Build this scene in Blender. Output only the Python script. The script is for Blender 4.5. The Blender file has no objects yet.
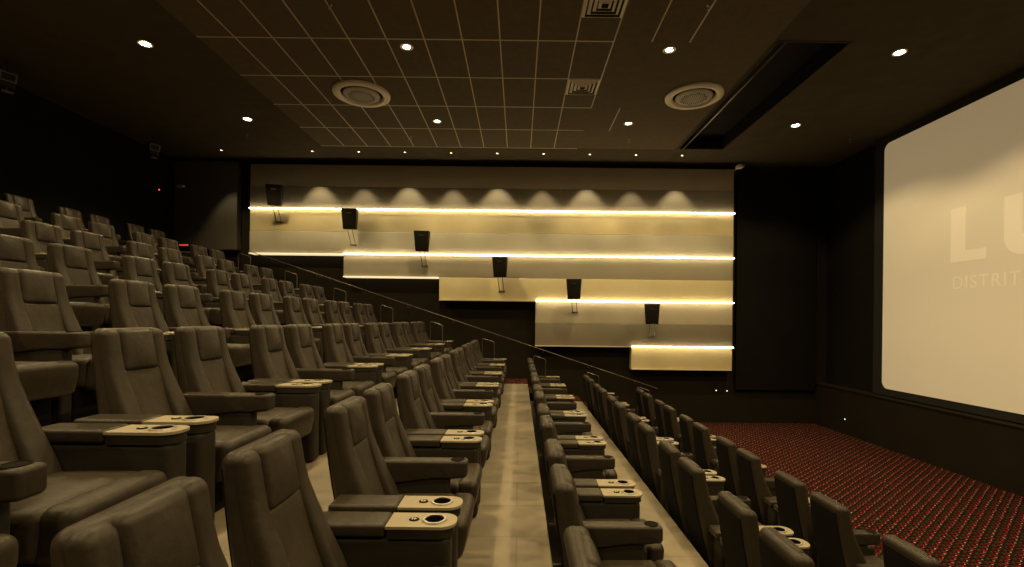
import bpy, bmesh, math, random
from mathutils import Vector, Matrix
random.seed(7)
SC = bpy.context.scene
COL = SC.collection
PI = math.pi

# ------------------------------------------------------------------ layout
EYE = 2.86                       # camera height above the flat carpet
CEIL = 7.29
FAR, NEAR = 13.75, -1.70         # side walls
REAR, SCR = -9.80, 8.75          # rear wall, wall behind the screen
ROW_END = 12.55
PITCH = 1.667
ROWS = [  # x of the back top, floor level ; listed from the screen backwards
    (3.10, 0.0), (1.75, .34), (.335, .75), (-1.03, 1.19), (-2.41, 1.635),
    (-3.73, 2.055), (-4.98, 2.485), (-6.28, 2.925), (-7.52, 3.365), (-9.03, 3.845)]
ROWTXT = ['front row beside the patterned carpet', 'second row from the screen', 'third row from the screen',
          'fourth row from the screen', 'fifth row from the screen', 'sixth row from the screen',
          'seventh row from the screen', 'eighth row from the screen', 'ninth row from the screen',
          'rear row under the dark wall']
ORD = ['first', 'second', 'third', 'fourth', 'fifth', 'sixth', 'seventh', 'eighth', 'ninth', 'tenth', 'eleventh',
       'twelfth', 'thirteenth', 'fourteenth', 'fifteenth', 'sixteenth']

# ------------------------------------------------------------------ materials
def new_mat(name):
    m = bpy.data.materials.new(name); m.use_nodes = True
    return m, m.node_tree.nodes, m.node_tree.links, m.node_tree.nodes['Principled BSDF']

def mat(name, col, rough=.5, metal=0., noise=None, bump=None, spec=None):
    m, N, L, b = new_mat(name)
    b.inputs['Base Color'].default_value = (*col, 1)
    b.inputs['Roughness'].default_value = rough
    b.inputs['Metallic'].default_value = metal
    if spec is not None: b.inputs['Specular IOR Level'].default_value = spec
    tc = N.new('ShaderNodeTexCoord')
    if noise:
        sc_, amt = noise
        n = N.new('ShaderNodeTexNoise'); n.inputs['Scale'].default_value = sc_; n.inputs['Detail'].default_value = 4
        L.new(tc.outputs['Object'], n.inputs['Vector'])
        r = N.new('ShaderNodeValToRGB')
        r.color_ramp.elements[0].position = .3; r.color_ramp.elements[1].position = .7
        r.color_ramp.elements[0].color = (*[c*(1-amt) for c in col], 1)
        r.color_ramp.elements[1].color = (*[min(1, c*(1+amt)) for c in col], 1)
        L.new(n.outputs['Fac'], r.inputs['Fac']); L.new(r.outputs['Color'], b.inputs['Base Color'])
    if bump:
        sc_, st = bump
        n = N.new('ShaderNodeTexNoise'); n.inputs['Scale'].default_value = sc_; n.inputs['Detail'].default_value = 3
        L.new(tc.outputs['Object'], n.inputs['Vector'])
        bp = N.new('ShaderNodeBump'); bp.inputs['Strength'].default_value = st; bp.inputs['Distance'].default_value = .01
        L.new(n.outputs['Fac'], bp.inputs['Height']); L.new(bp.outputs['Normal'], b.inputs['Normal'])
    return m

def emit(name, col, strength, base=(.8, .8, .8)):
    m, N, L, b = new_mat(name)
    b.inputs['Base Color'].default_value = (*base, 1)
    b.inputs['Emission Color'].default_value = (*col, 1)
    b.inputs['Emission Strength'].default_value = strength
    return m

LEATHER = mat('brown_leather', (.035, .027, .0185), .42, spec=.25, noise=(9, .12), bump=(22, .35))
LEATHER2 = mat('brown_leather_panel', (.040, .031, .0205), .46, spec=.22, noise=(9, .10), bump=(22, .35))
SHELL = mat('dark_back_cloth', (.010, .0085, .006), .9, spec=.06)
BASEM = mat('dark_base', (.010, .0085, .007), .9, spec=.05)
CONSOLE = mat('dark_console_side', (.022, .0175, .011), .6, spec=.25, noise=(6, .1))
TRAY = mat('beige_tray', (.30, .255, .175), .5)
RIM = mat('grey_ring', (.42, .38, .32), .35, .5)
CUP = mat('cup_black', (.006, .005, .005), .8, spec=.1)
ICON = mat('icon_white', (.6, .57, .5), .5)
STEEL = mat('rail_steel', (.24, .20, .15), .32, .9)
BLACK = mat('wall_black', (.009, .0075, .0055), .85, spec=.1, noise=(2.2, .15))
WALLB = mat('wall_brown', (.017, .013, .008), .8, spec=.1, noise=(1.6, .12))
WALLP = mat('wall_panel_brown', (.075, .062, .042), .75, noise=(1.6, .1))
CEILM = mat('ceiling_tile', (.098, .077, .049), .88, spec=.1, noise=(7, .08))
CEILB = mat('ceiling_dark', (.058, .046, .028), .9, spec=.1, noise=(3, .1))
TBAR = mat('ceiling_tbar', (.42, .34, .22), .5)
WHITE = mat('painted_metal', (.62, .55, .43), .4)
DIMW = mat('dim_metal', (.13, .11, .08), .5)
VENTD = mat('vent_dark', (.02, .016, .012), .8)
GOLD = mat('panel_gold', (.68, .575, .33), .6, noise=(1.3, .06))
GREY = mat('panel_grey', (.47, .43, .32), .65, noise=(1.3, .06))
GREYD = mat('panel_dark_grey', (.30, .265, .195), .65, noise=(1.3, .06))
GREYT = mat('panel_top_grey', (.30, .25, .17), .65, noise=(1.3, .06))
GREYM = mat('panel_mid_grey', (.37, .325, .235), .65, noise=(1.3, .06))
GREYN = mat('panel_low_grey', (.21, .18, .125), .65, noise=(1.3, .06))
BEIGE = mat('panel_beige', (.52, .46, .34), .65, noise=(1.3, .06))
SPK = mat('speaker_black', (.014, .012, .009), .6, spec=.2)
SPKG = mat('speaker_grille', (.018, .015, .011), .8, spec=.15, bump=(160, .6))
FRAME = mat('screen_masking', (.008, .007, .006), .9)
WARM = (1, .75, .36)
LED = emit('led_strip', (1, .80, .46), 14.0)
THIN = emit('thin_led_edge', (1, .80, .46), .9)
BULB = emit('bulb_lens', (1, .86, .55), 60.0)
PINB = emit('pin_lens', (1, .86, .55), 14.0)
MARK = emit('marker_lens', (1, .85, .6), 1.5)
REDL = emit('red_led', (1, .08, .05), 2.0)
REDBAR = emit('red_bar', (1, .04, .02), .45)

def screen_mat(name, e):
    m, N, L, b = new_mat(name)
    b.inputs['Base Color'].default_value = (.62, .58, .50, 1); b.inputs['Roughness'].default_value = .9
    b.inputs['Emission Color'].default_value = (1, .73, .40, 1); b.inputs['Emission Strength'].default_value = e
    return m
SCREEN = screen_mat('screen_cloth', .205)
LOGO = screen_mat('projected_logo', .31)

def floor_mat():
    m, N, L, b = new_mat('tier_floor')
    tc = N.new('ShaderNodeTexCoord')
    mp = N.new('ShaderNodeMapping'); mp.inputs['Scale'].default_value = (1, 1, 1)
    L.new(tc.outputs['Object'], mp.inputs['Vector'])
    br = N.new('ShaderNodeTexBrick'); br.offset = .5
    br.inputs['Color1'].default_value = (.30, .25, .18, 1); br.inputs['Color2'].default_value = (.25, .21, .15, 1)
    br.inputs['Mortar'].default_value = (.20, .165, .115, 1)
    br.inputs['Scale'].default_value = 1; br.inputs['Mortar Size'].default_value = .006
    br.inputs['Brick Width'].default_value = 2.4; br.inputs['Row Height'].default_value = .62
    L.new(mp.outputs['Vector'], br.inputs['Vector'])
    n = N.new('ShaderNodeTexNoise'); n.inputs['Scale'].default_value = 3.5; n.inputs['Detail'].default_value = 5
    L.new(tc.outputs['Object'], n.inputs['Vector'])
    mx = N.new('ShaderNodeMixRGB'); mx.blend_type = 'OVERLAY'; mx.inputs['Fac'].default_value = .35
    L.new(br.outputs['Color'], mx.inputs['Color1']); L.new(n.outputs['Fac'], mx.inputs['Color2'])
    L.new(mx.outputs['Color'], b.inputs['Base Color']); b.inputs['Roughness'].default_value = .55
    return m
TIER = floor_mat()

def carpet_mat():
    m, N, L, b = new_mat('patterned_carpet')
    tc = N.new('ShaderNodeTexCoord'); sp = N.new('ShaderNodeSeparateXYZ')
    nz = N.new('ShaderNodeTexNoise'); nz.inputs['Scale'].default_value = 14; nz.inputs['Detail'].default_value = 2
    L.new(tc.outputs['Object'], nz.inputs['Vector'])
    ad = N.new('ShaderNodeVectorMath'); ad.operation = 'SCALE'; ad.inputs['Scale'].default_value = .055
    L.new(nz.outputs['Color'], ad.inputs[0])
    ad2 = N.new('ShaderNodeVectorMath'); ad2.operation = 'ADD'
    L.new(tc.outputs['Object'], ad2.inputs[0]); L.new(ad.outputs[0], ad2.inputs[1])
    L.new(ad2.outputs[0], sp.inputs[0])
    def mth(op, a, bb=None, c=None):
        n = N.new('ShaderNodeMath'); n.operation = op
        for i, v in enumerate((a, bb, c)):
            if v is None: continue
            if isinstance(v, (int, float)): n.inputs[i].default_value = v
            else: L.new(v, n.inputs[i])
        return n.outputs[0]
    CX, CY = .14, .105
    ca, sa = math.cos(math.radians(40)), math.sin(math.radians(40))
    gx = mth('ADD', mth('MULTIPLY', sp.outputs[0], ca), mth('MULTIPLY', sp.outputs[1], sa))
    gy = mth('SUBTRACT', mth('MULTIPLY', sp.outputs[1], ca), mth('MULTIPLY', sp.outputs[0], sa))
    v = mth('DIVIDE', gy, CY); row = mth('FLOOR', v)
    stag = mth('MULTIPLY', row, .43)
    u = mth('ADD', mth('DIVIDE', gx, CX), stag)
    def blob(u0, v0, ru, rv):
        du = mth('ABSOLUTE', mth('SUBTRACT', mth('FRACT', mth('ADD', u, .5-u0)), .5))
        dv = mth('ABSOLUTE', mth('SUBTRACT', mth('FRACT', mth('ADD', v, .5-v0)), .5))
        s = mth('ADD', mth('DIVIDE', du, ru), mth('DIVIDE', dv, rv))
        return mth('LESS_THAN', s, 1.0)
    red = blob(.35, .42, .24, .31); dull = blob(.78, .78, .2, .25); dot = blob(.88, .32, .085, .115); olive = blob(.08, .85, .2, .22)
    def mix(fac, c1, c2):
        n = N.new('ShaderNodeMixRGB'); L.new(fac, n.inputs['Fac'])
        if isinstance(c1, tuple): n.inputs['Color1'].default_value = (*c1, 1)
        else: L.new(c1, n.inputs['Color1'])
        n.inputs['Color2'].default_value = (*c2, 1)
        return n.outputs['Color']
    c = mix(olive, (.010, .007, .005), (.036, .033, .014))
    c = mix(dull, c, (.06, .008, .008)); c = mix(red, c, (.17, .011, .016)); c = mix(dot, c, (.46, .40, .28))
    L.new(c, b.inputs['Base Color']); b.inputs['Roughness'].default_value = .95; b.inputs['Specular IOR Level'].default_value = .03
    return m
CARPET = carpet_mat()

# ------------------------------------------------------------------ geometry helpers
def obj(name, bm, m, parent=None, smooth=True, kind=None):
    bmesh.ops.recalc_face_normals(bm, faces=bm.faces)
    me = bpy.data.meshes.new(name)
    if smooth:
        for f in bm.faces: f.smooth = True
        for e in bm.edges:
            if len(e.link_faces) == 2 and e.calc_face_angle(0) > .7: e.smooth = False
    bm.to_mesh(me); bm.free()
    for x in (m if isinstance(m, (list, tuple)) else [m]): me.materials.append(x)
    o = bpy.data.objects.new(name, me); COL.objects.link(o)
    if parent: o.parent = parent
    if kind: o['kind'] = kind
    return o

def empty(name, loc, label, cat, group=None, rz=0):
    o = bpy.data.objects.new(name, None); COL.objects.link(o); o.empty_display_size = .1
    o.location = loc; o.rotation_euler.z = rz
    return tag(o, label, cat, group)

def tag(o, label, cat, group=None):
    o['label'] = label; o['category'] = cat
    if group: o['group'] = group
    return o

def rbox(bm, lo, hi, r=.02, seg=(3, 3, 3), rs=3, fn=None, mi=0):
    """rounded box with subdivided faces; fn bends the result"""
    c = [(a+b)/2 for a, b in zip(lo, hi)]; h = [(b-a)/2 for a, b in zip(lo, hi)]
    r = min(r, *[x*.999 for x in h])
    ax = []
    for i in range(3):
        a = h[i]; pts = []
        for k in range(rs): pts.append(-a + r*(1-math.tan((1-k/rs)*PI/4)))
        inner = [-(a-r) + 2*(a-r)*k/seg[i] for k in range(seg[i]+1)]
        ax.append(pts + inner + [-p for p in reversed(pts)])
    V = {}
    def vert(p):
        k = tuple(round(x, 6) for x in p)
        if k in V: return V[k]
        q = [max(-(h[i]-r), min(h[i]-r, p[i])) for i in range(3)]
        d = Vector([p[i]-q[i] for i in range(3)])
        if d.length > 1e-9: d = d.normalized()*r
        w = Vector([q[i]+d[i]+c[i] for i in range(3)])
        if fn: w = Vector(fn(*w))
        V[k] = bm.verts.new(w); return V[k]
    for i in range(3):
        j, k = (i+1) % 3, (i+2) % 3
        for s in (-h[i], h[i]):
            for a in range(len(ax[j])-1):
                for b in range(len(ax[k])-1):
                    q = []
                    for (da, db) in ((0, 0), (1, 0), (1, 1), (0, 1)):
                        p = [0, 0, 0]; p[i] = s; p[j] = ax[j][a+da]; p[k] = ax[k][b+db]; q.append(vert(p))
                    if len(set(q)) >= 3:
                        try:
                            f = bm.faces.new(q); f.material_index = mi
                        except ValueError: pass

def box(bm, lo, hi, mi=0):
    vs = [bm.verts.new((x, y, z)) for x in (lo[0], hi[0]) for y in (lo[1], hi[1]) for z in (lo[2], hi[2])]
    for q in ((0, 1, 3, 2), (4, 6, 7, 5), (0, 4, 5, 1), (2, 3, 7, 6), (0, 2, 6, 4), (1, 5, 7, 3)):
        f = bm.faces.new([vs[i] for i in q]); f.material_index = mi

def lathe(bm, prof, c=(0, 0, 0), n=24, sx=1, sy=1, mi=0, M=None):
    rings = []
    for (r, z) in prof:
        if r < 1e-6:
            p = Vector((c[0], c[1], c[2]+z)); rings.append([bm.verts.new(M @ p if M else p)])
        else:
            ring = []
            for k in range(n):
                p = Vector((c[0]+r*sx*math.cos(2*PI*k/n), c[1]+r*sy*math.sin(2*PI*k/n), c[2]+z))
                ring.append(bm.verts.new(M @ p if M else p))
            rings.append(ring)
    for a, b in zip(rings[:-1], rings[1:]):
        for k in range(n):
            q = [a[k % len(a)], a[(k+1) % len(a)], b[(k+1) % len(b)], b[k % len(b)]]
            u = []
            for v in q:
                if v not in u: u.append(v)
            if len(u) >= 3:
                f = bm.faces.new(u); f.material_index = mi

def tube(bm, pts, r, n=10, mi=0):
    pts = [Vector(p) for p in pts]; rings = []
    for i, p in enumerate(pts):
        t = ((pts[i+1]-p).normalized() if i < len(pts)-1 else Vector()) + ((p-pts[i-1]).normalized() if i else Vector())
        t.normalize()
        u = t.orthogonal().normalized() if i == 0 else (pu - t*pu.dot(t)).normalized()
        pu = u; w = t.cross(u)
        rings.append([bm.verts.new(p + r*(math.cos(2*PI*k/n)*u + math.sin(2*PI*k/n)*w)) for k in range(n)])
    for a, b in zip(rings[:-1], rings[1:]):
        for k in range(n):
            f = bm.faces.new((a[k], a[(k+1) % n], b[(k+1) % n], b[k])); f.material_index = mi
    for q in (rings[0], list(reversed(rings[-1]))):
        f = bm.faces.new(q); f.material_index = mi

def plate(bm, outline, z0, z1, holes=(), mi=0, M=None):
    """flat plate with real holes, lying in xy between z0 and z1"""
    top = []
    loops = [outline] + list(holes)
    T = (lambda p: M @ Vector(p)) if M else Vector
    for z in (z0, z1):
        edges, lv = [], []
        for lp in loops:
            vs = [bm.verts.new((p[0], p[1], z)) for p in lp]; lv.append(vs)
            edges += [bm.edges.new((vs[k], vs[(k+1) % len(vs)])) for k in range(len(vs))]
        r = bmesh.ops.triangle_fill(bm, use_beauty=True, use_dissolve=False, edges=edges)
        for f in r['geom']:
            if isinstance(f, bmesh.types.BMFace): f.material_index = mi
        top.append(lv)
    for a, b in zip(top[0], top[1]):
        for k in range(len(a)):
            f = bm.faces.new((a[k], a[(k+1) % len(a)], b[(k+1) % len(a)], b[k])); f.material_index = mi
    if M:
        for lv in top:
            for vs in lv:
                for v in vs: v.co = M @ v.co

def circle(cx, cy, r, n=24): return [(cx+r*math.cos(2*PI*k/n), cy+r*math.sin(2*PI*k/n)) for k in range(n)]

def rrect(x0, x1, y0, y1, r, n=8, only=None):
    out = []
    for i, (cx, cy, a0) in enumerate(((x1-r, y1-r, 0), (x0+r, y1-r, PI/2), (x0+r, y0+r, PI), (x1-r, y0+r, 1.5*PI))):
        if only is not None and i not in only:
            out.append((cx+(r if i in (0, 3) else -r), cy+(r if i in (0, 1) else -r))); continue
        for k in range(n+1):
            a = a0 + k/n*PI/2; out.append((cx+r*math.cos(a), cy+r*math.sin(a)))
    return out

B = bmesh.new

# ------------------------------------------------------------------ room shell
bm = B(); box(bm, (ROWS[0][0]-1.6, NEAR, -.1), (SCR, FAR, 0)); obj('floor', bm, CARPET, smooth=False, kind='structure')
edges = [ROWS[i][0]-.085 for i in range(10)]
for i in range(1, 10):                                   # stepped seating platforms
    x1 = edges[i-1]; x0 = edges[i]-.6 if i < 9 else REAR
    z = ROWS[i][1]
    bm = B(); rbox(bm, (x0, NEAR, z-.55), (x1, ROW_END, z), .012, (1, 1, 1), 2)
    obj('seating_tier', bm, TIER, kind='structure')
# carpeted stair along the far wall
for i in range(0, 10):
    z = ROWS[i][1]
    x1 = edges[i-1] if i else SCR
    x0 = edges[i] if i < 9 else REAR
    if i:
        bm = B(); rbox(bm, (x0-.5, ROW_END, z-.5), (x1, FAR, z), .012, (1, 1, 1), 2); obj('aisle_step', bm, CARPET, kind='structure')
    if i < 9:
        zh = (z+ROWS[i+1][1])/2
        bm = B(); rbox(bm, (x0-.1, ROW_END, z-.3), (x0+.62, FAR, zh), .012, (1, 1, 1), 2); obj('aisle_step', bm, CARPET, kind='structure')

bm = B(); box(bm, (REAR, FAR, -.1), (SCR, FAR+.2, CEIL)); obj('wall_far', bm, WALLB, smooth=False, kind='structure')
bm = B(); box(bm, (REAR, NEAR-.2, -.1), (SCR, NEAR, CEIL)); obj('wall_near', bm, BLACK, smooth=False, kind='structure')
bm = B(); box(bm, (REAR-.2, NEAR, -.1), (REAR, FAR, CEIL)); obj('wall_rear', bm, BLACK, smooth=False, kind='structure')
bm = B(); box(bm, (SCR, NEAR, -.1), (SCR+.2, FAR, CEIL)); obj('wall_screen', bm, BLACK, smooth=False, kind='structure')
bm = B(); box(bm, (8.44, NEAR, 0), (SCR, FAR, 1.13)); box(bm, (8.42, NEAR, 1.13), (SCR, FAR, 1.155))
obj('wall_below_screen', bm, WALLB, smooth=False, kind='structure')
bm = B(); rbox(bm, (6.12, FAR-.12, .95), (8.36, FAR, CEIL-.35), .01, (1, 1, 1), 2); obj('wall_far_black_panel', bm, BLACK, kind='structure')
bm = B(); rbox(bm, (-9.7, FAR-.22, 4.72), (-7.93, FAR, CEIL-.1), .01, (1, 1, 1), 2); obj('wall_far_brown_panel', bm, WALLP, kind='structure')

# ceiling: slab with a rectangular recess, a field of tiles, and the T-bars between them
RX0, RX1, RZ0, RZ1 = 4.05, 5.17, 7.63, 12.4
bm = B()
plate(bm, [(REAR, NEAR), (SCR, NEAR), (SCR, FAR), (REAR, FAR)], CEIL, CEIL+.32, holes=[[(RX0, RZ0), (RX1, RZ0), (RX1, RZ1), (RX0, RZ1)]])
box(bm, (RX0-.3, RZ0-.3, CEIL+.32), (RX1+.3, RZ1+.3, CEIL+.36))
obj('ceiling', bm, CEILB, smooth=False, kind='structure')
GX = [-.35+.6*k for k in range(-7, 8)]; GZ = [7.65+1.2*k for k in range(-7, 5)]
bm = B(); box(bm, (GX[0]-.6, GZ[0], CEIL-.012), (3.95, GZ[-1], CEIL)); obj('ceiling_tiles', bm, CEILM, smooth=False, kind='structure')
bm = B()
for x in GX:
    for (a, b_) in ([(GZ[0], GZ[-1])] if x < 1.2 else [(GZ[0], 10.05)] if x < 1.8 else [(GZ[0], 7.65), (10.05, 11.25)] if x < 2.4 else [(GZ[0], 7.65)] if x < 3 else []):
        box(bm, (x-.010, a, CEIL-.018), (x+.010, b_, CEIL-.011))
for y in GZ: box(bm, (GX[0]-.6, y-.011, CEIL-.0185), (1.45, y+.011, CEIL-.0115))
obj('ceiling_grid', bm, TBAR, smooth=False, kind='structure')
bm = B()
for (a, b_) in (((RX0-.03, RZ0-.03), (RX0, RZ1+.03)), ((RX1, RZ0-.03), (RX1+.03, RZ1+.03)), ((RX0, RZ0-.03), (RX1, RZ0)), ((RX0, RZ1), (RX1, RZ1+.03))):
    box(bm, (*a, CEIL-.012), (*b_, CEIL+.02))
obj('trim_1', bm, CEILB, smooth=False, kind='structure')
bm = B()
box(bm, (RX0, RZ0, CEIL+.30), (RX1, RZ1, CEIL+.319)); box(bm, (RX1-.012, RZ0, CEIL+.021), (RX1, RZ1, CEIL+.30)); box(bm, (RX0, RZ0, CEIL+.021), (RX0+.012, RZ1, CEIL+.30))
box(bm, (RX0+.012, RZ1-.012, CEIL+.021), (RX1-.012, RZ1, CEIL+.30)); box(bm, (RX0+.012, RZ0, CEIL+.021), (RX1-.012, RZ0+.012, CEIL+.30))
obj('trim_2', bm, BLACK, smooth=False, kind='structure')
bm = B(); box(bm, (RX0+.10, RZ0, CEIL-.02), (RX0+.125, RZ1, CEIL+.0)); o = obj('recess_track', bm, STEEL, smooth=False)
tag(o, 'thin metal track along the long dark ceiling recess', 'track')

# ------------------------------------------------------------------ stepped panels on the far wall
PF = 13.45
ZT = EYE+4.25; HC = .6205
XR = 5.94
XL = [-7.52, -7.52, -7.52, -7.52, -4.9, -2.23, .46, .46, 3.14]
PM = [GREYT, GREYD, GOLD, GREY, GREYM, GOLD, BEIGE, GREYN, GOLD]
PL = ['brownish grey wall panel, topmost course just under the ceiling',
      'dark grey wall panel course with lamp scallops above the top light strip',
      'gold wall panel course directly under the top light strip',
      'grey wall panel course directly above the second light strip',
      'grey wall panel course directly under the second light strip',
      'gold wall panel course directly above the third light strip',
      'beige wall panel course directly under the third light strip',
      'darker grey wall panel course directly above the lowest light strip',
      'gold wall panel, short lowest course under the bottom light strip']
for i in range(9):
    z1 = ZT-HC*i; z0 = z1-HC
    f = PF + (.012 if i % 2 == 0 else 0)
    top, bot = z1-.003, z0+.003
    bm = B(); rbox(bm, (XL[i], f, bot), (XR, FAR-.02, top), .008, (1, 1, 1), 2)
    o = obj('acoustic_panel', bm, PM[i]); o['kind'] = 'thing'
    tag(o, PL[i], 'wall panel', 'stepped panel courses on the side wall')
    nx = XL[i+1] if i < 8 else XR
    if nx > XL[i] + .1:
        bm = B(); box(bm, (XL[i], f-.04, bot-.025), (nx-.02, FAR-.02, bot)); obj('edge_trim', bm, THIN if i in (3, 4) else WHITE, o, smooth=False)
SL = ['long glowing light strip, topmost of the four on the stepped panels',
      'long glowing light strip, second from the top on the stepped panels',
      'glowing light strip third from the top, under the gold panel course',
      'short glowing light strip, lowest of the four on the stepped panels']
for k, i in enumerate((1, 3, 5, 7)):
    z = ZT-HC*(i+1); x0 = XL[i+1]
    st = empty('light_strip', (x0, PF, z), SL[k], 'light strip', 'light strips between the panel courses')
    bm = B(); box(bm, (0, -.045, -.0115), (XR-x0+.02, -.001, .0115)); obj('diffuser', bm, LED, st, smooth=False)
    bm = B(); box(bm, (0, -.012, -.022), (XR-x0+.02, -.001, -.0117)); box(bm, (0, -.012, .0117), (XR-x0+.02, -.001, .022)); obj('channel', bm, WHITE, st, smooth=False)

# six black loudspeakers on the panels
def speaker(loc, label, rz, tilt, group, frame=False):
    t = empty('loudspeaker', loc, label, 'speaker', group, rz)
    M = Matrix.Rotation(tilt, 4, 'X')
    bm = B()
    def taper(x, y, z):
        k = .82 + .18*(z+.27)/.54
        return M @ Vector((x*k, y*(.7+.3*(z+.27)/.54), z))
    rbox(bm, (-.2, -.16, -.27), (.2, .16, .27), .015, (1, 1, 1), 2, taper)
    obj('cabinet', bm, SPK, t)
    bm = B()
    rbox(bm, (-.185, -.172, -.25), (.185, -.158, .25), .006, (2, 1, 2), 1, taper)
    obj('grille', bm, SPKG, t)
    bm = B(); rbox(bm, (-.06, -.161, .13), (.06, -.175, .16), .004, (1, 1, 1), 1, lambda x, y, z: taper(x, y-.012, z)); obj('badge', bm, STEEL, t)
    bm = B()
    for s in (-1, 1):
        tube(bm, [(s*.06, .04, -.22), (s*.06, .06, -.32), (s*.06, .485, -.62)], .010, 8)
    box(bm, (-.09, .478, -.645), (.09, .496, -.60))
    obj('bracket', bm, DIMW, t)
    return t
SPX = [(-6.68, 3.30, 'black wall speaker in the dim end of the panels, first from the rear'),
       (-4.63, 2.68, 'black wall speaker under the top light strip'),
       (-2.66, 2.10, 'black wall speaker just above the second light strip'),
       (-.53, 1.42, 'black wall speaker just under the second light strip'),
       (1.49, .85, 'black wall speaker on the gold course above the third light strip'),
       (3.62, .19, 'black wall speaker just above the short lowest light strip')]
for j, (x, y, lb) in enumerate(SPX):
    speaker((x*.984, PF-.50, EYE+y*.984), lb, math.radians(14-6*j), math.radians(6), 'speakers stepping down the panels')
# rear speakers hung under the ceiling
for (x, z, lb) in ((-9.05, 11.9, 'dark hung speaker under the ceiling, above the rear row'), (-9.0, 8.45, 'dark hung speaker at the picture edge, high over the rear row')):
    t = empty('hung_speaker', (x, z, 7.0), lb, 'speaker', 'speakers hung over the rear row', math.radians(60)); t.scale = (.72, .72, .72)
    M = Matrix.Rotation(math.radians(18), 4, 'X')
    bm = B(); rbox(bm, (-.15, -.13, -.24), (.15, .13, .12), .012, (1, 1, 1), 2, lambda x, y, z: M @ Vector((x, y, z))); obj('cabinet', bm, SPK, t)
    bm = B()
    plate(bm, rrect(-.15, .15, -.10, .11, .01, 2), -.141, -.131, holes=[rrect(-.125, .125, -.075, .085, .01, 2)], M=M @ Matrix(((1, 0, 0, 0), (0, 0, 1, 0), (0, 1, 0, 0), (0, 0, 0, 1))))
    obj('port_frame', bm, DIMW, t, smooth=False)
    bm = B(); box(bm, (-.08, -.03, -.38), (.12, .03, -.34)); tube(bm, [(0, 0, -.2), (0, 0, -.36)], .012, 8); obj('lower_bracket', bm, DIMW, t, smooth=False)
    bm = B(); tube(bm, [(0, 0, .1), (0, 0, (CEIL-7.0)/.72)], .015, 8); obj('drop_rod', bm, SPK, t)

# handrail on the far wall and hoops at the row ends
ha, hb = Vector((-7.5, 13.36, EYE+1.81)), Vector((3.84, 13.36, EYE-1.86))
hr = empty('stair_handrail', ha, 'long thin sloping handrail along the stairs below the panels', 'handrail')
d = hb-ha
bm = B(); tube(bm, [(0, .06, 0), (0, 0, 0), d, d+Vector((0, .06, 0))], .010, 8); obj('rail', bm, STEEL, hr)
for k in range(9):
    p = d*((k+.5)/9)
    bm = B(); tube(bm, [p+Vector((0, 0, -.01)), p+Vector((0, .03, -.07)), p+Vector((0, FAR-13.36, -.07))], .007, 6); obj('bracket', bm, STEEL, hr)
for k in range(9):
    i = 8-k                                            # hoop stands on the half step below row i+1
    x = edges[i]+.31; zb = (ROWS[i][1]+ROWS[i+1][1])/2
    h = empty('stair_hoop', (x, 12.82, zb), f'steel grab hoop on the stairs at the end of the {ORD[i+1]} row from the screen', 'grab rail', 'steel hoops at the row ends')
    t = [(-.16, 0, 0), (-.16, 0, .90), (-.15, 0, .925), (-.125, 0, .94), (.125, 0, .94), (.15, 0, .925), (.16, 0, .90), (.16, 0, 0)]
    t = [(a, b_, c-.10*((a+.16)/.32) if c > .5 else c) for a, b_, c in t]
    bm = B(); tube(bm, t, .0095, 8); obj('tube', bm, STEEL, h)
    for s in (-.16, .16):
        bm = B(); lathe(bm, [(0, .012), (.035, .012), (.035, 0), (0, 0)], (s, 0, 0), 14); obj('foot_plate', bm, STEEL, h)

# ------------------------------------------------------------------ screen
S = empty('cinema_screen', (8.6, 6, 1.34), 'large pale cinema screen with rounded corners showing a faint logo', 'screen')
MY = Matrix(((0, 0, 1, 0), (1, 0, 0, 0), (0, 1, 0, 0), (0, 0, 0, 1)))     # plate xy -> world yz, plate z -> x
bm = B(); plate(bm, rrect(-5.5, 5.44, 0, 5.75, .17, 8), -.0, .03, M=MY); obj('screen_surface', bm, SCREEN, S, smooth=False)
bm = B(); plate(bm, [(-5.75, -.16), (5.75, -.16), (5.75, 5.93), (-5.75, 5.93)], .012, .10, holes=[rrect(-5.48, 5.42, .02, 5.73, .17, 8)], M=MY); obj('masking', bm, FRAME, S, smooth=False)
def sc_letters(polys, name):
    bm = B()
    for p in polys: plate(bm, p, -.004, .001, M=MY)
    return obj(name, bm, LOGO, S, smooth=False)
def LY(z): return -(6-z)            # depth -> screen local y
zb = EYE-1.34
Lp = [(LY(9.65), zb+1.226), (LY(9.65), zb+2.29), (LY(9.33), zb+2.29), (LY(9.33), zb+1.433), (LY(8.915), zb+1.433), (LY(8.915), zb+1.226)]
sc_letters([Lp], 'letter_l')
u0, u1, ub, ut, ur, ut2 = LY(8.59), LY(7.66), zb+1.215, zb+2.275, .34, .31
sgn = 1 if u1 > u0 else -1
def arc(cx, cz, r, a0, a1, n=8): return [(cx+sgn*r*math.cos(a0+(a1-a0)*k/n), cz+r*math.sin(a0+(a1-a0)*k/n)) for k in range(n+1)]
w = ut2
U = [(u0, ut)] + arc(u0+sgn*ur, ub+ur, ur, PI, 1.5*PI) + arc(u1-sgn*ur, ub+ur, ur, -PI/2, 0) + [(u1, ut), (u1-sgn*w, ut)] + \
    arc(u1-sgn*ur, ub+ur+.05, ur-w+.001, 0, -PI/2) + arc(u0+sgn*ur, ub+ur+.05, ur-w+.001, 1.5*PI, PI) + [(u0+sgn*w, ut)]
sc_letters([U], 'letter_u')
cu = bpy.data.curves.new('txt', 'FONT'); cu.body = 'DISTRIT'; cu.size = .33; cu.space_character = 1.14; cu.extrude = .002
to = bpy.data.objects.new('txt', cu); COL.objects.link(to)
bpy.context.view_layer.update()
tm = bpy.data.meshes.new_from_object(to.evaluated_get(bpy.context.evaluated_depsgraph_get()))
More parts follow.
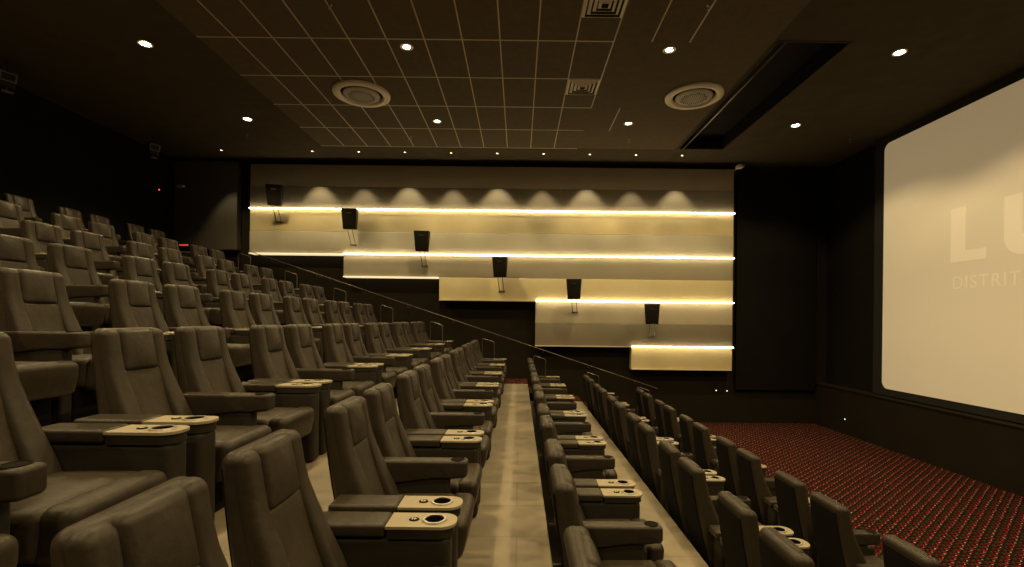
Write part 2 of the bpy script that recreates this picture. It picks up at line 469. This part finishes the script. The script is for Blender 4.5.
bpy.data.objects.remove(to); bpy.data.curves.remove(cu)
tw = max(v.co.x for v in tm.vertices); th = max(v.co.y for v in tm.vertices)
for v in tm.vertices:                 # text x runs towards the camera (falling depth)
    x, y, z = v.co
    v.co = (-.003+z*.3, LY(9.62 - x/tw*1.32), zb+.70+y/th*.245)
tm.materials.append(LOGO)
txt = bpy.data.objects.new('caption_lettering', tm); COL.objects.link(txt); txt.parent = S

# ------------------------------------------------------------------ ceiling fixtures
DX = [-6.14, -1.88, 2.40, 6.15]
for r, z in enumerate((10.84, 7.88, 4.92, 1.96, -.9)):
    for c, x in enumerate(DX):
        if r < 2:
            lb = f'bright round ceiling downlight, {ORD[c]} from the rear wall in the {"row by the panels" if r == 0 else "row away from the panels"}'
        else:
            lb = f'round ceiling downlight, {ORD[c]} from the rear wall, in the {ORD[r]} row from the panels'
        if True:
            t = empty('ceiling_downlight', (x, z, CEIL-.012), lb, 'ceiling light', 'ceiling downlights')
            bm = B(); lathe(bm, [(.075, 0), (.10, -.006), (.105, 0), (.105, .012), (.075, .012), (.075, 0)], n=24); obj('trim_ring', bm, WHITE, t)
            bm = B(); lathe(bm, [(0, -.003), (.05, -.001), (.074, .004), (.074, .01), (0, .01)], n=24); obj('lens', bm, BULB, t)
        li = bpy.data.lights.new('lamp', 'SPOT'); li.energy = 300; li.color = WARM
        li.spot_size = math.radians(130); li.spot_blend = .32; li.shadow_soft_size = .07
        lo = bpy.data.objects.new('downlight_lamp', li); COL.objects.link(lo)
        lo.parent = t; lo.location = (0, 0, -.03)
PX = [-8.0] + [-5.57+1.235*k for k in range(9)]
for k, x in enumerate(PX):
    t = empty('pin_spot', (x, 12.92, CEIL), f'tiny ceiling pin spot, {ORD[k]} from the rear in the line above the panels', 'ceiling light', 'pin spots along the panels')
    bm = B(); lathe(bm, [(.028, 0), (.042, -.005), (.045, 0), (.045, .01), (.028, .01), (.028, 0)], n=16); obj('trim_ring', bm, WHITE, t)
    bm = B(); lathe(bm, [(0, -.002), (.027, .001), (.027, .008), (0, .008)], n=16); obj('lens', bm, PINB, t)
    li = bpy.data.lights.new('lamp', 'SPOT'); li.energy = 140 if k % 2 else 105; li.color = (1, .80, .46)
    li.spot_size = math.radians(64 if k % 2 else 59); li.spot_blend = .5; li.shadow_soft_size = .02
    lo = bpy.data.objects.new('pin_lamp', li); COL.objects.link(lo); lo.parent = t; lo.location = (0, 0, -.015)
    lo.rotation_euler = (math.radians(4), 0, 0)

for (x, z, lb) in ((-3.15, 9.53, 'large round ceiling diffuser above the seating rows'), (3.37, 9.46, 'large round ceiling diffuser beside the dark recess')):
    t = empty('round_diffuser', (x, z, CEIL-.012), lb, 'air diffuser', 'round air diffusers')
    bm = B(); lathe(bm, [(.40, .012), (.40, -.02), (.43, -.055), (.50, -.06), (.545, -.035), (.55, .012)], n=48); obj('outer_ring', bm, WHITE, t)
    bm = B(); lathe(bm, [(.39, .012), (.39, -.0), (0, -.0), (0, .012)], n=48); obj('throat', bm, VENTD, t)
    bm = B(); lathe(bm, [(0, -.075), (.16, -.073), (.30, -.062), (.345, -.045), (.35, -.03), (0, -.03)], n=48)
    PERF = mat('perforated_disc', (.34, .30, .23), .5)
    o = obj('core_disc', bm, PERF, t)
    bm = B()
    for a in range(-7, 8):
        for b_ in range(-7, 8):
            px, py = (a+.5*(b_ % 2))*.04, b_*.035
            if math.hypot(px, py) < .25: lathe(bm, [(0, -.0765), (.011, -.0755), (.011, -.066), (0, -.066)], (px, py, 0), 6)
    p = obj('perforations', bm, VENTD, o); p['kind'] = 'stuff'
for (z, lb) in ((9.16, 'square slatted ceiling vent between the two round diffusers'), (6.75, 'square slatted ceiling vent cut by the top of the view')):
    t = empty('square_vent', (1.15, z, CEIL-.012), lb, 'vent', 'square ceiling vents')
    bm = B(); box(bm, (-.285, -.285, -.001), (.285, .285, .006)); obj('dark_throat', bm, VENTD, t, smooth=False)
    for q, hsz in enumerate((.295, .225, .155, .09)):
        bm = B(); n = hsz-.035
        zt, zz = -.004, -.03
        vs = [[bm.verts.new((sx*s, sy*s, z_)) for sx, sy in ((-1, -1), (1, -1), (1, 1), (-1, 1))] for s, z_ in ((hsz, zt-.004), (n, zz), (n-.008, zz+.003), (hsz-.008, zt))]
        for a in range(4):
            p_, r_ = vs[a], vs[(a+1) % 4]
            for k in range(4): bm.faces.new((p_[k], p_[(k+1) % 4], r_[(k+1) % 4], r_[k]))
        obj('louvre', bm, WHITE, t, smooth=False)

def sprinkler(x, z, lb):
    t = empty('fire_sprinkler', (x, z, CEIL-.012), lb, 'sprinkler', 'ceiling sprinklers')
    bm = B(); lathe(bm, [(0, .012), (.032, .012), (.03, -.006), (.012, -.012), (.012, -.03), (0, -.03)], n=14); obj('escutcheon', bm, STEEL, t)
    bm = B(); tube(bm, [(-.006, 0, -.025), (-.018, 0, -.04), (-.004, 0, -.065)], .003, 6); tube(bm, [(.006, 0, -.025), (.018, 0, -.04), (.004, 0, -.065)], .003, 6); obj('yoke', bm, STEEL, t)
    bm = B(); lathe(bm, [(0, -.064), (.022, -.066), (.022, -.069), (0, -.069)], n=14); obj('deflector', bm, STEEL, t)
def at_ceiling(px, py):
    dx, dy = px-519, py-319.5
    a, b_ = dx+.0115*dy, dy-.0115*dx
    zz = 483.6*4.43/-b_
    return a*zz/483.6, zz
for (px, py, lb) in ((330, 4, 'small sprinkler head beside the tiled ceiling grid, first from the rear'), (709, 4, 'small sprinkler head on the plain ceiling near the recess'),
                     (247, 134, 'small sprinkler head beyond the first downlight by the panels'), (411, 136.5, 'small sprinkler head among tiles near the second downlight'),
                     (629, 138.5, 'small sprinkler head beyond the third downlight by the panels'), (850, 139, 'small sprinkler head on the dark ceiling near the screen')):
    sprinkler(*at_ceiling(px, py), lb)

t = empty('security_camera', (6.06, 13.40, EYE+4.30), 'small pale security camera at the upper corner of the panels', 'camera')
bm = B(); rbox(bm, (-.09, -.12, -.05), (.09, .10, .05), .04, (1, 1, 1), 3); obj('housing', bm, WHITE, t)
bm = B(); lathe(bm, [(0, .125), (.028, .122), (.03, .10), (0, .10)], (.035, 0, 0), 14, M=Matrix.Rotation(PI/2, 4, 'X')); obj('lens', bm, CUP, t)
bm = B(); tube(bm, [(0, .08, 0), (0, FAR-13.40, .0)], .02, 8); obj('mount', bm, WHITE, t)
t = empty('motion_sensor', (-9.45, 13.45, EYE+3.6), 'small pale sensor box on the dark corner wall', 'sensor')
bm = B(); rbox(bm, (-.09, -.03, -.03), (.09, .05, .03), .01, (1, 1, 1), 2); obj('housing', bm, WHITE, t)
bm = B(); box(bm, (-.05, -.033, -.012), (.05, -.029, .012)); obj('window', bm, CUP, t, smooth=False)
t = empty('standby_light', (REAR+.04, 13.05, EYE+3.39), 'tiny red standby light on the dark rear wall', 'light')
bm = B(); rbox(bm, (-.04, -.05, -.07), (.01, .05, .05), .01, (1, 1, 1), 2); obj('housing', bm, SPK, t)
bm = B(); lathe(bm, [(0, .012), (.018, .006), (.02, 0), (0, 0)], (0, 0, .01), 12, M=Matrix.Rotation(PI/2, 4, 'Y')); obj('lens', bm, REDL, t)
t = empty('red_light_bar', (-9.34, 13.46, EYE+1.96), 'small red light bar low on the wall behind the upper rows', 'light')
bm = B(); rbox(bm, (-.14, -.02, -.03), (.14, .05, .03), .008, (1, 1, 1), 2); obj('housing', bm, SPK, t)
bm = B(); rbox(bm, (-.125, -.03, -.022), (.125, -.01, .022), .006, (1, 1, 1), 2); obj('lens', bm, REDBAR, t)
for (x, y, zz, rz, lb) in ((5.62, FAR, EYE-1.95, 0, 'tiny marker light low on the wall, under the lowest panel'), (5.93, FAR, EYE-1.96, 0, 'tiny marker light low on the wall, under the panel corner'),
                           (8.44, 12.45, EYE-2.47, -PI/2, 'tiny marker light low on the wall beneath the screen')):
    t = empty('marker_light', (x, y, zz), lb, 'light', 'low marker lights', rz)
    bm = B(); rbox(bm, (-.05, -.02, -.035), (.05, 0, .035), .008, (1, 1, 1), 2); obj('plate', bm, SPK, t)
    bm = B(); lathe(bm, [(0, .03), (.016, .026), (.018, .018), (0, .018)], n=12, M=Matrix.Rotation(PI/2, 4, 'X')); obj('lens', bm, MARK, t)

# ------------------------------------------------------------------ recliners
def xc(z):                               # front of the backrest at height z
    q = max(0, (1.15-z)/.85)
    return .245*q**1.42
def wide(z): return 1 + .13*max(0, min(1, (1.0-z)/.45))
def lean(off): return lambda x, y, z: (x+off+xc(z), y*wide(z), z)

def part_meshes():
    P = {}
    P['base'] = B(); rbox(P['base'], (.06, -.265, 0), (.54, .255, .27), .015, (1, 1, 1), 1)
    P['seat_cushion'] = B()
    rbox(P['seat_cushion'], (.16, -.272, .27), (.62, .272, .475), .045, (5, 6, 1), 3,
         lambda x, y, z: (x, y, z + (.022*(1-(y/.272)**2)*(1-((x-.39)/.25)**2) if z > .4 else 0) + .02*(x-.39)))
    P['leg_rest'] = B()
    rbox(P['leg_rest'], (.590, -.262, .25), (.738, .262, .488), .05, (2, 6, 3), 4,
         lambda x, y, z: (x - .05*max(0, (.40-z)/.25) + .010*(1-(y/.275)**2), y, z + .008*(1-(y/.275)**2)))
    P['backrest'] = B()
    rbox(P['backrest'], (-.118, -.232, .20), (-.020, .232, 1.145), .048, (1, 6, 9), 4,
         lambda x, y, z: (x + xc(z)*(.62 if x < -.075 else 1), y*wide(z), z))
    P['headrest'] = B()
    rbox(P['headrest'], (-.075, -.132, .880), (.004, .132, 1.143), .034, (1, 6, 5), 4,
         lambda x, y, z: lean(0)(x + (.026*math.sin(PI*min(1, max(0, (z-.875)/.27)))*(1-(y/.132)**2) if x > -.03 else 0), y, z))
    P['lumbar_cushion'] = B()
    rbox(P['lumbar_cushion'], (-.05, -.140, .36), (-.006, .140, .892), .02, (1, 5, 6), 2,
         lambda x, y, z: lean(0)(x + (.016*math.exp(-((z-.52)/.13)**2)*(1-(y/.14)**2) if x > -.03 else 0), y*(1-.16*max(0, (.86-z)/.5)), z))
    for s, n in ((-1, 'side_bolster'), (1, 'side_bolster ')):
        P[n] = B()
        lo, hi = sorted((s*.122, s*.237))
        rbox(P[n], (-.085, lo, .30), (.006, hi, 1.141), .044, (1, 2, 8), 4,
             lambda x, y, z: lean(0)(x + .050*max(0, min(1, (.90-z)/.4)) * (1 if x > -.045 else 0), y if abs(y) > .17 else y*(1-.16*max(0, (.86-z)/.5)), z))
    P['back_shell'] = B()
    rbox(P['back_shell'], (-.128, -.203, .12), (-.085, .203, 1.085), .012, (2, 2, 7), 3,
         lambda x, y, z: (x + xc(z)*.62, y*wide(z), z))
    return P

CY = .275+.095
def console_part(s):
    """console standing at the side s of the seat"""
    y = s*CY
    d = {}
    bm = B(); rbox(bm, (.05, y-.078, 0), (.70, y+.078, .600), .04, (1, 1, 1), 3); d['console'] = bm
    bm = B(); rbox(bm, (.01, y-.088, .594), (.385, y+.088, .660), .018, (3, 2, 1), 3); d['console_pad'] = bm
    bm = B()
    hole = circle(.615, y, .048, 28)
    plate(bm, rrect(.387, .728, y-.087, y+.087, .075, 8, only=(0, 3)), .638, .652, holes=[hole])
    plate(bm, rrect(.395, .716, y-.083, y+.083, .072, 8, only=(0, 3)), .59, .638, holes=[circle(.615, y, .0485, 28)], mi=1)
    d['cup_tray'] = bm
    bm = B(); lathe(bm, [(.0481, .652), (.0475, .660), (.058, .660), (.062, .6525), (.0481, .652)], (.615, y, 0), 28); d['cup_ring'] = bm
    bm = B(); lathe(bm, [(.047, .655), (.044, .604), (0, .602)], (.615, y, 0), 24)
    d['cup_well'] = bm
    bm = B(); lathe(bm, [(0, .657), (.024, .6565), (.027, .6525), (0, .652)], (.512, y, 0), 20, 1.0, .85)
    for (a, b_, c, e) in ((.500, -.010, .506, .008), (.512, -.010, .517, .008), (.517, -.004, .525, .001)):
        box(bm, (a, y+b_, .657), (c, y+e, .6583), 1)
    d['call_button'] = bm
    return d
def arm_part():
    y = .275+.0675
    bm = B(); rbox(bm, (.05, y-.058, .555), (.682, y+.058, .683), .022, (6, 2, 1), 4,
                   lambda x, yy, z: (x, yy, z - (.055*max(0, (.45-x)/.4) if z < .6 else 0) + (.025*max(0, (x-.58)/.12)**2 if z < .6 else 0)))
    d = {'armrest': bm}
    bm = B(); lathe(bm, [(0, .6845), (.042, .6845), (.043, .6868), (.046, .687), (.049, .6835), (.04, .684), (0, .684)], (.61, y, 0), 26)
    for f in bm.faces:
        if max((v.co.x-.61)**2+(v.co.y-y)**2 for v in f.verts) < .0405**2: f.material_index = 0
        else: f.material_index = 1
    d['cup_holder'] = bm
    bm = B(); rbox(bm, (.07, y-.045, .0), (.56, y+.045, .57), .02, (1, 1, 1), 2); d['arm_support'] = bm
    return d

PM_ = {'base': BASEM, 'seat_cushion': LEATHER2, 'leg_rest': LEATHER, 'backrest': LEATHER, 'headrest': LEATHER, 'lumbar_cushion': LEATHER2,
       'side_bolster': LEATHER, 'back_shell': SHELL, 'console': CONSOLE, 'console_pad': LEATHER, 'cup_tray': [TRAY, CONSOLE], 'cup_ring': RIM, 'cup_well': CUP,
       'call_button': [CUP, ICON], 'armrest': LEATHER, 'cup_holder': [CUP, SHELL], 'arm_support': CONSOLE}
SUB = {'headrest': 'backrest', 'lumbar_cushion': 'backrest', 'side_bolster': 'backrest', 'back_shell': 'backrest', 'console_pad': 'console', 'cup_tray': 'console',
       'cup_ring': 'console', 'cup_well': 'console', 'call_button': 'console', 'cup_holder': 'armrest', 'arm_support': 'armrest'}
PLAB = {'cup_tray': 'beige cup tray', 'back_shell': 'black cloth back', 'console': 'dark side console'}
def make_recliner(kind):
    root = bpy.data.objects.new('cinema_recliner', None); COL.objects.link(root); root.empty_display_size = .1
    parts = part_meshes()
    parts.update(console_part(-1 if kind == 'a' else 1))
    if kind == 'a': parts.update(arm_part())
    done = {}
    order = [k for k in parts if k.strip() not in SUB] + [k for k in parts if k.strip() in SUB]
    for k in order:
        n = k.strip()
        o = obj(n, parts[k], PM_[n], done[SUB[n]] if n in SUB else root)
        if n in PLAB: o['label'] = PLAB[n]
        done[n] = o
    return root
def copy_tree(o, parent=None):
    c = o.copy(); COL.objects.link(c)
    if parent: c.parent = parent
    for ch in kids[o.name]: copy_tree(ch, c)
    return c
protos = {k: make_recliner(k) for k in 'ab'}
kids = {}
def index(o):
    kids[o.name] = list(o.children)
    for ch in o.children: index(ch)
bpy.context.view_layer.update()
for p in protos.values(): index(p)

def project(x, y, z):
    if y < .15: return None
    a, b_ = x*483.6/y, (EYE-z)*483.6/y
    return 519 + a - .0115*b_, 319.5 + b_ + .0115*a
def in_frame(x, y, z):
    p = project(x, y, z)
    return p is not None and 2 < p[0] < 1022 and 2 < p[1] < 565
used = set()
for i, (rx, rz) in enumerate(ROWS):
    for k in range(6, -3, -1):
        arm = 3.40 + PITCH*(k-1)
        if arm > 12: continue
        for kind, dy in (('b', .3425), ('a', -.3425)):
            yc = arm+dy
            s = -1 if kind == 'a' else 1
            pts = [(rx-.02, yc+a, rz+b_) for a in (-.25, 0, .25) for b_ in (1.1, .95)] + [(rx+.1, yc+.2, rz+.75), (rx+.78, yc, rz+.47)]
            pts += [(rx+.78, yc+s*CY, rz+.65), (rx+.5, yc+s*CY, rz+.65)] + ([(rx+.72, yc+.34, rz+.68)] if kind == 'a' else [])
            if not any(in_frame(*p) for p in pts): continue
            o = protos[kind] if kind not in used else copy_tree(protos[kind])
            used.add(kind)
            o.location = (rx, yc, rz)
            idx = 2*int(round((11.735-arm)/PITCH)) + (0 if kind == 'b' else 1)
            tag(o, f'brown leather recliner, {ORD[idx]} from the stairs in the {ROWTXT[i]}', 'recliner', f'recliners in the {ROWTXT[i]}')

# ------------------------------------------------------------------ camera and look
cam = bpy.data.cameras.new('camera'); cam.sensor_width = 36; cam.lens = 483.6/1024*36
cam.shift_x = -7/1024; cam.shift_y = 36/1024; cam.clip_start = .02
co = bpy.data.objects.new('camera', cam); COL.objects.link(co)
co.location = (0, 0, EYE); co.rotation_euler = (PI/2, 0, 0)
co.rotation_euler = (Matrix.Rotation(PI/2, 3, 'X') @ Matrix.Rotation(.0115, 3, 'Z')).to_euler()
SC.camera = co
w = bpy.data.worlds.new('world'); SC.world = w; w.use_nodes = True
w.node_tree.nodes['Background'].inputs['Color'].default_value = (0, 0, 0, 1)
SC.view_settings.view_transform = 'Standard'; SC.view_settings.look = 'None'
SC.view_settings.gamma = 1; SC.view_settings.exposure = 0; SC.view_settings.use_curve_mapping = False
SC.cycles.max_bounces = 8; SC.cycles.diffuse_bounces = 5; SC.cycles.sample_clamp_indirect = 4
SC.cycles.use_denoising = True
